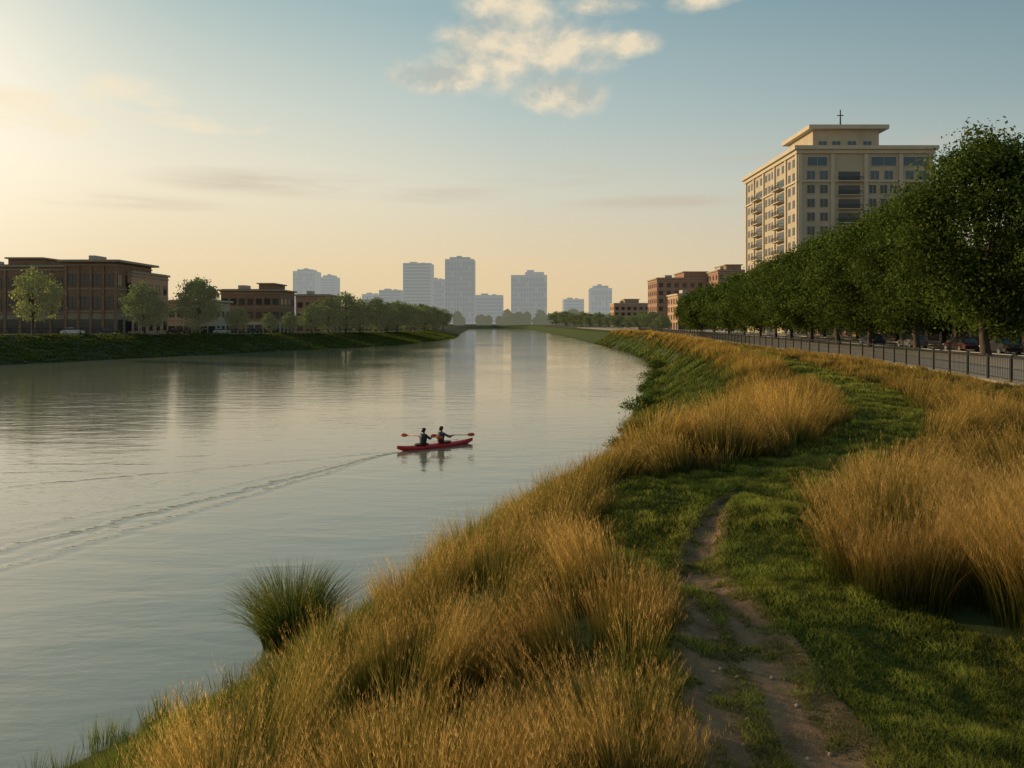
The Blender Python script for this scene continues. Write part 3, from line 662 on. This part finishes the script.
def balcony_mesh(w_,d):
    s=MB().box(-w_/2,-d,-.14,w_/2,-.002,.06)
    rl=MB().box(-w_/2,-d,1.0,w_/2,-d+.06,1.07).box(-w_/2,-d+.061,1.0,-w_/2+.06,-.01,1.07).box(w_/2-.06,-d+.061,1.0,w_/2,-.01,1.07)
    k=int(w_/.28)
    for i in range(k+1):
        x=-w_/2+.03+(w_-.06)*i/k; rl.box(x-.018,-d+.01,.062,x+.018,-d+.05,.998)
    gl=MB().box(-w_/2+.25,-.06,.062,w_/2-.25,-.004,2.4)
    return s.mesh('balcony',m_creamt),rl.mesh('balustrade',m_metal),gl.mesh('balcony_door',m_glass)
bf=balcony_mesh(5.6,1.2); bs=balcony_mesh(5.8,1.5)
def add_balcony(ms_,x,y,z,rz):
    o=link('balcony',ms_[0],e,(x,y,z),rz); link('balustrade',ms_[1],o); link('balcony_door',ms_[2],o)
for f in range(1,NF-1):
    add_balcony(bf,pxr(848.5),Y0,f*fh+.2,0)
for f in range(1,NF-1):
    for v in (-8.7,8.7): add_balcony(bs,X0,v,f*fh+.2,-PI/2)
mb=MB()
for f in range(1,NF):
    for v in (-18.2,-15.2,-2.6,0,2.6,15.2,18.2): mb.box(X0-.06,v-.8,f*fh+.8,X0-.004,v+.8,f*fh+2.7)
    if f==NF-1:
        for v in (-10.5,-7,7,10.5): mb.box(X0-.06,v-.8,f*fh+.8,X0-.004,v+.8,f*fh+2.7)
o=mb.build('side_windows',m_glass,e); o['kind']='stuff'
block('apartment_building','brown brick flat-roofed block left of the tall cream tower, larger of the two tallest',PX(657,370),PX(712,370),370,395,4,PZ(279,370),m_brick2,trim=m_trimb,nf=6,cf=7,cs=5,side='L',ww=1.7,wh=1.8,shop=(2.4,2.4),pent=(.5,.92,3.2))
block('apartment_building','dark red brick block touching the left side of the cream tower',PX(718,350),PX(748,350),350,372,4,PZ(271,350),m_brick2,trim=m_trimb,nf=7,cf=4,cs=4,side='L',ww=1.6,wh=1.8,shop=(2.4,2.4),pent=(.3,.8,2.6))
block('apartment_building','lower orange brick building with cream trim in front of the brown block',PX(678,305),PX(716,305),305,325,4,PZ(295,305),m_orange,nf=4,cf=6,cs=4,side='L',ww=1.5,wh=1.7,shop=(2.2,2.2))
block('apartment_building','small distant brick building right of the far woodland',PX(614,520),PX(650,520),520,540,3,PZ(304,520),m_orange,nf=4,cf=6,cs=3,side='L',ww=2.0,wh=1.8,pent=(.3,.7,3))
for i,(y0,y1,h_,mw,lab) in enumerate([(92,118,7.5,m_orange,'low brick shop building behind the tallest tree'),(120,148,6.2,m_cream,'low cream shop building behind the middle of the tree row'),(150,184,7.0,m_orange,'low brick shop building next to the foot of the cream tower')]):
    xx=float(Px((y0+y1)/2))+31
    block('shop_building',lab,xx,xx+18,y0,y1,4.1,4.1+h_,mw,nf=2,cf=4,cs=7,side='L',ww=1.4,wh=1.4,shop=(2.6,2.1),sill=.7)
Yb=205; m_sand=mat('sand_stone',(.34,.26,.17),.85,var=.2)
block('brick_building','long brown brick riverside building at the far left with cream trim',PX(-70,Yb),PX(66,Yb),Yb,Yb+20,3.8,PZ(267,Yb),m_brick,trim=m_trimb,nf=3,cf=9,cs=4,side='R',ww=1.9,wh=2.6,shop=(2.6,3.4),ground=m_sand,piers=9,pent=(.55,.8,2.2))
block('brick_building','taller brown brick block with overhanging flat roof behind the silver car',PX(66.5,Yb-3),PX(116,Yb-3),Yb-3,Yb+17,3.8,PZ(263,Yb),m_brick,trim=m_trimb,nf=3,cf=4,cs=5,side='R',ww=2.0,wh=2.8,shop=(2.4,3.4),over=1.5,ground=m_sand,piers=4)
block('brick_building','lower brick wing, end wall coloured as if warmly lit, beside the round tree',PX(117,Yb+3),PX(132,Yb+3),Yb+3,Yb+25,3.8,PZ(272,Yb),m_orange,trim=m_trimb,nf=3,cf=2,cs=5,side='R',ww=1.8,wh=2.4)  # orange brick puts the end wall's warm light into its colour
block('low_building','low pale building behind the two round trees on the left bank',PX(168,240),PX(216,240),240,252,3.3,PZ(302,240),m_creamt,nf=2,cf=6,cs=3,side='R',ww=1.4,wh=1.6,shop=(1.8,2.0),over=.8)
block('brick_building','brown brick shop block with cream ground floor right of the round trees',PX(221,270),PX(280,270),270,288,3.0,PZ(291,270),m_brick,trim=m_trimb,nf=3,cf=7,cs=4,side='R',ww=1.8,wh=2.0,shop=(2.1,2.6),ground=m_creamt,over=.8,pent=(.62,.86,2.4))
block('brick_building','small far brick building beyond the cream ground floor shops',PX(296,310),PX(330,310),310,330,2.8,PZ(296,310),m_brick2,trim=m_trimb,nf=3,cf=4,cs=3,side='R',ww=1.8,wh=2.0,over=.7)
# skyline
def haze_pair(c,hz): return mat('tower_wall',c,.8,var=.06,scale=.02,haze=hz,hazec=(.40,.405,.37)),mat('tower_glass',tuple(v*.6 for v in c),.4,var=.1,scale=.05,haze=hz*.97,hazec=(.355,.37,.35))  # tower wall and glass mostly painted haze, glowing without a lamp
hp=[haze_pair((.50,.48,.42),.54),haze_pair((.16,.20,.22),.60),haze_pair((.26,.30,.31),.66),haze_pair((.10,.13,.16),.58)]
def tower(px0,px1,top,Yt,k,label,bands='h',crown=None,cat='skyscraper',name='tower_building'):
    x0,x1=PX(px0,Yt),PX(px1,Yt); zt_=PZ(top,Yt); bx=(x0+x1)/2; hw=(x1-x0)/2; dp=min(hw*1.2,28)
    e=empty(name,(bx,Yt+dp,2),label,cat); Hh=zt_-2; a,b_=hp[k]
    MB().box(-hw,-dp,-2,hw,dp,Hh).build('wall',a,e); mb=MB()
    if bands=='h':
        z=6.
        while z<Hh-4: mb.box(-hw*.94,-dp-.35,z,hw*.94,-dp-.004,z+3.2); mb.box(hw+.004,-dp*.9,z,hw+.35,dp*.9,z+3.2); mb.box(-hw-.35,-dp*.9,z,-hw-.004,dp*.9,z+3.2); z+=6.0
    else:
        n=max(4,int(hw*2/5)); segs=max(2,int(Hh/9))
        for i in range(n):
            x=-hw+(i+.5)*2*hw/n
            for j in range(segs):
                z0=5+(Hh-8)*j/segs; z1=5+(Hh-8)*(j+1)/segs-1.8
                if (i*7+j*3+int(px0))%9: mb.box(x-hw/n*.74,-dp-.35,z0,x+hw/n*.74,-dp-.004,z1)
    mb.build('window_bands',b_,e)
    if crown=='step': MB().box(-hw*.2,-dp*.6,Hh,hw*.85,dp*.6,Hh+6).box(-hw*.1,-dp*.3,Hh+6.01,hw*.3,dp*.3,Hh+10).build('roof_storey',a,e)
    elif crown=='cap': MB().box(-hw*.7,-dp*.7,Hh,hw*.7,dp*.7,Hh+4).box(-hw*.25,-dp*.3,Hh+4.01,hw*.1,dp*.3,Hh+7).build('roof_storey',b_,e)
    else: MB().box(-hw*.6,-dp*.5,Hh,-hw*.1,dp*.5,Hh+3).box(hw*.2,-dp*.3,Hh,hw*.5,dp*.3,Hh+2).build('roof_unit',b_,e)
    return e
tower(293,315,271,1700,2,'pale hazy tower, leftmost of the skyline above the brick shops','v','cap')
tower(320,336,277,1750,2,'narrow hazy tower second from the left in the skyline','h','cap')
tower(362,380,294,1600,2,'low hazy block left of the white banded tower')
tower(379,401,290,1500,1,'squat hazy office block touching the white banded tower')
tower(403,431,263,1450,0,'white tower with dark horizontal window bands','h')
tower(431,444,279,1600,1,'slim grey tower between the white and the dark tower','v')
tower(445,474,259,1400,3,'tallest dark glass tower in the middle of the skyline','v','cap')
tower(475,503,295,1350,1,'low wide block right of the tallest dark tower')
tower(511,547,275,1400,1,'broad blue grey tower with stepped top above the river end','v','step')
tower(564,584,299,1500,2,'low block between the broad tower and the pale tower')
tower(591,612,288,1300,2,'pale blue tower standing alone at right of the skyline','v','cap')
# ------------------------------------------------------------------ railings
def railing(name,label,fx,off,zf,y0,y1,step,hh=1.1,picks=10):
    e=empty(name,(float(fx(y0))+off,y0,float(zf(y0))),label,'railing'); ox,oy,oz=e.location
    n=int((y1-y0)/step)
    pm=MB().box(-.05,-.05,-.1,.05,.05,hh+.08).box(-.07,-.07,hh+.082,.07,.07,hh+.12).mesh('post',m_metal)
    pts=[(float(fx(y0+i*step))+off-ox,i*step,float(zf(y0+i*step))-oz) for i in range(n+1)]
    for i,p in enumerate(pts):
        link('post',pm,e,p)
        if i<n:
            q=pts[i+1]; mb=MB(); d=Vector(q)-Vector(p)
            for hz,r in ((hh,.035),(hh*.55,.018),(.14,.022)): mb.tube([Vector(p)+d*.02+Vector((0,0,hz)),Vector(q)-d*.02+Vector((0,0,hz))],r,5)
            for k in range(1,picks):
                c=Vector(p)+d*(k/picks); mb.tube([c+Vector((0,0,.15)),c+Vector((0,0,hh-.03))],.012,4,cap=False)
            mb.build('rail_panel',m_metal,e)
    return e
railing('railing','long dark metal railing along the right promenade edge',Px,-.1,lambda y:4.12,33,240,2.6,1.15,14)
railing('railing','thin dark railing on top of the far left riverbank',LTx,-.7,lambda y:float(zt(y))+.17,110,390,4.5,1.1,8)
# ------------------------------------------------------------------ cars
m_tyre=mat('tyre_rubber',(.02,.02,.02),.8); m_rim=mat('wheel_rim',(.4,.4,.4),.3,metal=.8); m_lamp=mat('headlight_lens',(.7,.7,.65),.15); m_tail=mat('tail_light',(.35,.02,.02),.3)
def car(x,y,z,rz,color,label,group):
    mp_=mat('car_paint',color,.3,metal=.3,var=.03)
    e=empty('parked_car',(x,y,z),label,'car',group,rz)
    prof=[(-2.2,.35,.5),(-2.25,.6,.82),(-2.0,.92,.88),(-1.2,.98,.9),(1.0,.96,.9),(1.9,.84,.86),(2.2,.62,.8),(2.22,.35,.6)]
    rings=[]
    for px_,zt_,hw in prof: rings.append([(px_,-hw,.3),(px_,-hw,zt_*.8),(px_,-hw*.93,zt_),(px_,hw*.93,zt_),(px_,hw,zt_*.8),(px_,hw,.3)])
    MB().loft(rings).build('body',mp_,e,smooth=False)
    c=[(-1.75,.93,.80),(-1.1,1.38,.66),(.1,1.42,.66),(1.0,.95,.78)]
    MB().loft([[(a,-w_,.9),(a,-w_*.97,h_),(a,w_*.97,h_),(a,w_,.9)] for a,h_,w_ in c]).build('windows',m_glass,e)
    MB().loft([[(a,-w_,h_),(a,-w_*.9,h_+.05),(a,w_*.9,h_+.05),(a,w_,h_)] for a,h_,w_ in ((-1.15,1.37,.64),(-.5,1.42,.66),(.15,1.41,.66))]).build('roof',mp_,e)
    for sx_ in (-1.35,1.35):
        for sy in (-.82,.82):
            o=MB().tube([(0,-.11,0),(0,.11,0)],.33,14).build('wheel',m_tyre,e,(sx_,sy,.33)); MB().tube([(0,-.125,0),(0,.125,0)],.2,10).build('rim',m_rim,o)
    for sy in (-.6,.6):
        MB().box(2.18,sy-.18,.6,2.26,sy+.18,.74).build('headlight',m_lamp,e); MB().box(-2.29,sy-.18,.62,-2.2,sy+.18,.76).build('tail_light',m_tail,e)
CG='cars on the left riverside road'
car(PX(73,166),166,float(zt(166))+.06,math.radians(25),(.55,.56,.57),'silver car parked between the pale tree and the round tree',CG)
for px_,y_,c_,l_ in ((108,178,(.05,.05,.055),'dark car right of the silver car'),(176,200,(.08,.03,.02),'dark red car between the two round trees'),(222,218,(.6,.58,.52),'white car left of the small round tree'),(255,236,(.05,.06,.08),'dark blue car in front of the cream ground floor shops')):
    car(PX(px_,y_),y_,float(zt(y_))+.06,math.radians(25),c_,l_,CG)
for off,y_,c_,l_ in ((16.6,74,(.03,.03,.035),'black car parked under the tallest tree'),(16.6,81,(.06,.02,.015),'dark maroon car parked beyond the black one'),(16.6,92,(.22,.21,.2),'grey car parked under the promenade trees'),(16.6,104,(.04,.05,.07),'navy car parked farthest along the promenade trees')):
    car(float(Px(y_))+off,y_,4.02,PI/2-.05,c_,l_,'cars parked along the right promenade')
# ------------------------------------------------------------------ kayak and paddlers
m_red=mat('red_kayak_plastic',(.62,.024,.018),.3,var=.08); m_blk=mat('black_rubber',(.02,.02,.02),.6); m_ppad=mat('orange_red_blade',(.60,.10,.02),.35,var=.05)
K=empty('kayak',(KX,KY,0),'red two-seat kayak gliding on the river','kayak',rz=HD)
rings=[];Lk=2.5
for i in range(25):
    q=-1+2*i/24; xx=q*Lk; wv=max(.012,.38*(1-abs(q)**2.4)); keel=-.12+.26*abs(q)**5; deck=.22+.12*abs(q)**3+.05*(1-q*q)
    r=[]
    for k in range(12):
        a=2*PI*k/12; yy_=wv*math.cos(a); zz=(deck+keel)/2+(deck-keel)/2*math.sin(a)*(1 if math.sin(a)<0 else .75)
        r.append((xx,yy_,zz))
    rings.append(r)
MB().loft(rings).build('hull',m_red,K,smooth=True)
for cx_ in (-.95,.55):
    ell=[(cx_+.42*math.cos(a),.25*math.sin(a),.262) for a in np.linspace(0,2*PI,25)]
    MB().tube(ell,.022,6,cap=False).build('cockpit_rim',m_blk,K,smooth=True)
    MB().loft([[(cx_+.40*math.cos(a)*s_,.235*math.sin(a)*s_,z_) for a in np.linspace(0,2*PI,17)[:-1]] for s_,z_ in ((1,.268),(.9,.25))]).build('cockpit_well',m_blk,K)
MB().tube([(-.15,-.25,.27),(0,0,.29),(-.15,.25,.27)],.008,4).tube([(1.3,-.2,.27),(1.5,.0,.295),(1.3,.2,.27)],.008,4).build('deck_line',m_blk,K)
m_skin=mat('skin',(.28,.155,.10),.55,var=.05); m_hair=mat('dark_hair',(.018,.012,.01),.6); m_vest=mat('dark_life_vest',(.03,.032,.045),.7); m_vest2=mat('navy_life_vest',(.025,.03,.05),.7); m_shirt=mat('dark_shirt',(.035,.035,.04),.8); m_shirt2=mat('grey_shirt',(.10,.10,.10),.8)
m_lips=mat('lips',(.25,.08,.07),.5)
def skinned(name,verts,edges,rads,m,parent,root=0,sub=2):
    me=bpy.data.meshes.new(name); me.from_pydata(verts,edges,[]); me.materials.append(m)
    o=link(name,me,parent); md=o.modifiers.new('Skin','SKIN'); md.use_smooth_shade=True
    for i,r in enumerate(rads):
        sv=me.skin_vertices[0].data[i]; rr=r if isinstance(r,tuple) else (r,r); sv.radius=rr; sv.use_root=(i==root)
    s=o.modifiers.new('Subsurf','SUBSURF'); s.levels=sub; s.render_levels=sub
    return o
SC=1.12
def person(px_,pad_c,pad_d,lab,mv,msh):
    ca,sa=math.cos(HD),math.sin(HD)
    e=empty('person',(KX+ca*px_,KY+sa*px_,-.02),lab,'person','people paddling the kayak',HD); e.scale=(SC,SC,SC)
    pd=Vector(pad_d).normalized(); pc=Vector(pad_c)
    hl=pc+pd*.33; hr=pc-pd*.33
    if hl.y<hr.y: hl,hr=hr,hl
    V=[(0,0,.26),(0.01,0,.45),(.03,0,.64),(.03,0,.73),(.035,0,.80),(.045,0,.875),(.05,0,.965)]
    R=[(.15,.12),(.135,.10),(.15,.105),(.075,.07),(.05,.05),(.075,.085),(.055,.06)]
    E=[(0,1),(1,2),(2,3),(3,4),(4,5),(5,6)]
    for sg,hnd in ((1,hl),(-1,hr)):
        sh_=Vector((.03,sg*.19,.70)); el=(sh_+hnd)/2+Vector((-.02,sg*.10,-.13)); b=len(V)
        wr=hnd+(el-hnd).normalized()*.07
        V+=[tuple(sh_),tuple(el),tuple(wr),tuple(hnd+Vector((0,0,.012)))]; R+=[.058,.042,.028,(.034,.024)]
        E+=[(2,b),(b,b+1),(b+1,b+2),(b+2,b+3)]
        hp_=Vector((.12,sg*.11,.20)); kn=Vector((.50,sg*.12,.13)); an=Vector((.85,sg*.09,.08)); b=len(V)
        V+=[tuple(hp_),tuple(kn),tuple(an),tuple(an+Vector((.10,0,.04)))]; R+=[.07,.045,.032,.028]; E+=[(0,b),(b,b+1),(b+1,b+2),(b+2,b+3)]
    body=skinned('body',V,E,R,m_skin,e)
    for hnd in (hl,hr):
        out=Vector((1,0,0)); out=(out-pd*out.dot(pd)).normalized(); upv=pd.cross(out); 
        if upv.z<0: upv=-upv
        for j,ln in enumerate((.9,1.0,.95,.8)):
            o_=hnd+pd*(-.033+.022*j)
            FV=[tuple(o_+upv*.022-out*.012),tuple(o_+upv*.026+out*.012),tuple(o_+out*.028*ln-upv*.004),tuple(o_+out*.014-upv*.024*ln)]
            skinned('finger',FV,[(0,1),(1,2),(2,3)],[.010,.0095,.009,.008],m_skin,body,0,1)
        th=hnd-pd*.045; skinned('thumb',[tuple(th-out*.02),tuple(th-upv*.02-out*.008),tuple(th-upv*.026+out*.016+pd*.012)],[(0,1),(1,2)],[.012,.0105,.009],m_skin,body,0,1)
    MB().loft([[(.125,-.010,.90),(.125,.010,.90),(.118,0,.935)],[(.150,-.008,.895),(.150,.008,.895),(.125,0,.93)]]).build('nose',m_skin,body,smooth=True)
    for sg in (-1,1):
        MB().tube([(.118,sg*.032,.922),(.127,sg*.032,.922)],.010,8).build('eye',m_hair,body); MB().tube([(.04,sg*.082,.90),(.045,sg*.096,.905)],[.024,.02],8).build('ear',m_skin,body,smooth=True)
    MB().tube([(.118,-.024,.868),(.127,0,.866),(.118,.024,.868)],.006,5).build('mouth',m_lips,body)
    rg_=[]
    for z_,r_,dx in ((.845,.092,-.035),(.90,.110,-.022),(.95,.112,-.008),(.99,.100,.0),(1.025,.070,.0),(1.04,.02,0)):
        rg_.append([(.04+dx+r_*1.05*math.cos(a),r_*math.sin(a),z_+(.02*math.cos(a) if z_<.96 else 0)) for a in np.linspace(0,2*PI,15)[:-1]])
    MB().loft(rg_).build('hair',m_hair,e,smooth=True)
    for sg,hnd in ((1,hl),(-1,hr)):
        sh_=Vector((.03,sg*.19,.70)); el=(sh_+hnd)/2+Vector((-.02,sg*.10,-.13)); m_=el*.55+hnd*.45
        skinned('sleeve',[tuple(sh_-Vector((0,sg*.05,0))),tuple(sh_),tuple(el),tuple(m_)],[(0,1),(1,2),(2,3)],[.075,.075,.060,.048],msh,e,0,1)
    rv=[]
    for z_,a_,b_,dx in ((.24,.15,.185,.0),(.36,.16,.20,.0),(.50,.175,.215,.01),(.62,.18,.225,.02),(.70,.15,.20,.02),(.755,.08,.10,.02)):
        rv.append([(dx+a_*math.cos(a),b_*math.sin(a),z_) for a in np.linspace(0,2*PI,19)[:-1]])
    MB().loft(rv).build('life_vest',mv,e,smooth=True)
    wp=Matrix.Rotation(HD,3,'Z')@(pc*SC)+Vector((KX+ca*px_,KY+sa*px_,-.02)); wd_=Matrix.Rotation(HD,3,'Z')@pd
    return wp,wd_
def paddle(wp,wd_,lab):
    e=empty('paddle',tuple(wp),lab,'paddle','paddles held by the kayakers')
    MB().tube([wd_*-.85,wd_*.85],.018,8).build('shaft',m_ppad,e,smooth=True)
    up=Vector((0,0,1)); up=(up-wd_*up.dot(wd_)).normalized(); th=wd_.cross(up)
    for sg in (-1,1):
        rr=[]
        for q,wv in ((.82,.02),(.90,.07),(1.0,.095),(1.12,.10),(1.22,.07),(1.26,.02)):
            c=wd_*(sg*q); rr.append([c+up*wv+th*.004,c+up*wv*.5+th*.014,c-up*wv*.5+th*.014,c-up*wv+th*.004,c-up*wv-th*.004,c+up*wv-th*.004])
        MB().loft(rr).build('blade',m_ppad,e,smooth=True)
inv=lambda x,y,z: Matrix.Rotation(-HD,3,'Z')@Vector((x,y,z))
wp,wd_=person(-.85,(.30,.16,.56),tuple(inv(-1,.25,.03)),'person in dark clothes sitting in the rear of the red kayak, paddle reaching left',m_vest,m_shirt)
paddle(wp+wd_*.28,wd_,'orange-red double paddle reaching left from the rear kayaker')
wp,wd_=person(.30,(.34,-.12,.56),tuple(inv(1,-.1,.05)),'person in dark vest and grey sleeves sitting in the front of the red kayak',m_vest2,m_shirt2)
paddle(wp+wd_*.28,wd_,'orange-red double paddle reaching right from the front kayaker')
